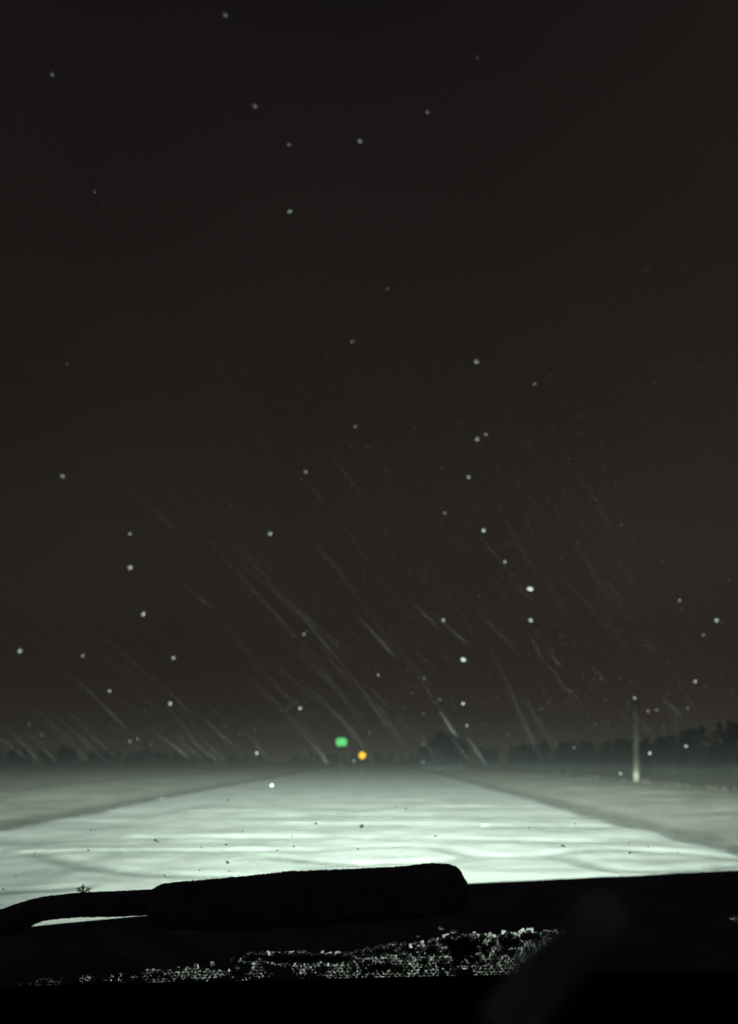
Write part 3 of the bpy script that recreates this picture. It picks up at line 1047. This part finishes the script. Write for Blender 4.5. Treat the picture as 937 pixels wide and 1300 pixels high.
put_flake(345, 997, 7, 6.6, "bright white snowflake in front of the far left edge of the snowy road", None)
put_flake(806, 886, 6, 6.0, "tiny white snowflake at the very top of the lit roadside pole", None)
put_flake(326, 956, 6, 6.2, "dim greenish snowflake low above the horizon, left of the green signal", None)

# streaming fine snow: strings of tiny grains carried by the wind
sv, sf = [], []
def grain(p, r):
    o0 = len(sv)
    for d in ((1, 1, 1), (-1, -1, 1), (-1, 1, -1), (1, -1, -1)):
        k = r * random.uniform(0.6, 1.0)
        sv.append((p[0] + d[0] * k, p[1] + d[1] * k, p[2] + d[2] * k))
    sf.extend(([o0, o0 + 1, o0 + 2], [o0, o0 + 2, o0 + 3], [o0, o0 + 3, o0 + 1], [o0 + 1, o0 + 3, o0 + 2]))
def wisp(x0, y0, x1, y1, Y, n, spread):
    a = at(x0, y0, Y); b = at(x1, y1, Y * random.uniform(0.93, 1.0))
    if y1 > 972:
        x1, y1, n = x0 + (x1 - x0) * (972 - y0) / (y1 - y0), 972, int(n * (972 - y0) / (y1 - y0))
        b = at(x1, y1, Y)
    L_ = (b - a).length
    bend = Vector((random.gauss(0, 1), random.gauss(0, 1), random.gauss(0, 1))) * L_ * 0.006
    s = spread * Y / F
    for _ in range(int(n * 3.4)):
        t_ = random.triangular(0, 1, 0.72)
        p = a.lerp(b, t_) + bend * math.sin(t_ * math.pi)
        w = s * (0.35 + 0.65 * t_)
        grain((p.x + random.gauss(0, w), p.y + random.gauss(0, w * 4), p.z + random.gauss(0, w)), random.uniform(0.00016, 0.00036) * Y / 6)
for x0, y0, x1, y1, n in ((150, 605, 240, 690, 1.5), (0, 912, 62, 980, 2.2), (452, 780, 505, 838, 2.2), (556, 900, 582, 938, 2.6), (88, 852, 165, 930, 1.9), (225, 735, 275, 775, 1.3), (545, 775, 600, 822, 1.3),
                          (105, 335, 185, 395, 0.9), (30, 765, 52, 785, 1.0), (690, 820, 715, 850, 1.2), (745, 840, 770, 868, 1.0), (670, 800, 690, 840, 1.0), (838, 885, 868, 912, 1.3), (385, 540, 470, 640, 0.9),
                          (190, 925, 245, 965, 1.6), (350, 740, 440, 850, 1.1), (400, 950, 425, 980, 1.4), (250, 905, 300, 950, 1.2), (590, 930, 620, 975, 1.4), (520, 760, 560, 800, 1.2), (360, 590, 420, 640, 0.9)):
    wisp(x0, y0, x1, y1, random.uniform(5, 7.5), int(math.hypot(x1 - x0, y1 - y0) * n * 4), 1.1)
for _ in range(290):
    y0 = 220 + 720 * random.random() ** 0.75
    x0 = -120 + 1040 * random.random() ** 1.2
    ln = random.choice((1, 1.4, 2.0)) * random.uniform(40, 120)
    an = math.radians(40 + 22 * (x0 / 937) + random.gauss(0, 4.5))
    wisp(x0, y0, x0 + math.cos(an) * ln, y0 + math.sin(an) * ln, random.uniform(5, 9), int(ln * (1.7 - 1.0 * max(0, x0) / 937) * random.uniform(0.4, 2.6) * (0.5 + 0.4 * (y0 - 240) / 700)), random.uniform(0.9, 2.0))
for _ in range(700):
    py = 945 - 860 * random.random() ** 1.5
    Y = random.uniform(5, 16)
    grain(at(random.uniform(-40, 980), py, Y), random.uniform(0.0008, 0.0024) * Y / 6)
for _ in range(9000):
    Y = random.uniform(4, 14)
    py = random.uniform(-20, 930)
    grain(at(random.uniform(-40, 980), py, Y), random.uniform(0.16, 0.36) * (1 - 0.45 * sm(450, 850, py)) * Y / F)
tag(mesh_from("snow", sv, sf, M_FLAKE, None, False), "fine wind-blown snow streaming aslant through the dark air", "falling snow", kind="stuff")

# ------------------------------------------------------------------ the snowy air
bm = bmesh.new()
add_box(bm, (0, 115, 21), (600, 420, 47))
m = bpy.data.materials.new("snowy_air")
m.use_nodes = True
t = m.node_tree
t.nodes.clear()
ho = t.nodes.new("ShaderNodeOutputMaterial")
hv = t.nodes.new("ShaderNodeVolumePrincipled")
hv.inputs["Color"].default_value = (0.92, 0.92, 0.92, 1)
hv.inputs["Density"].default_value = 0.0034
hv.inputs["Anisotropy"].default_value = 0.5      # snow crystals scatter mostly forward
t.links.new(hv.outputs[0], ho.inputs["Volume"])
hz = link("haze", bm, m, None, False)
tag(hz, "thin snowy haze filling the night air over the road", "haze", kind="stuff")
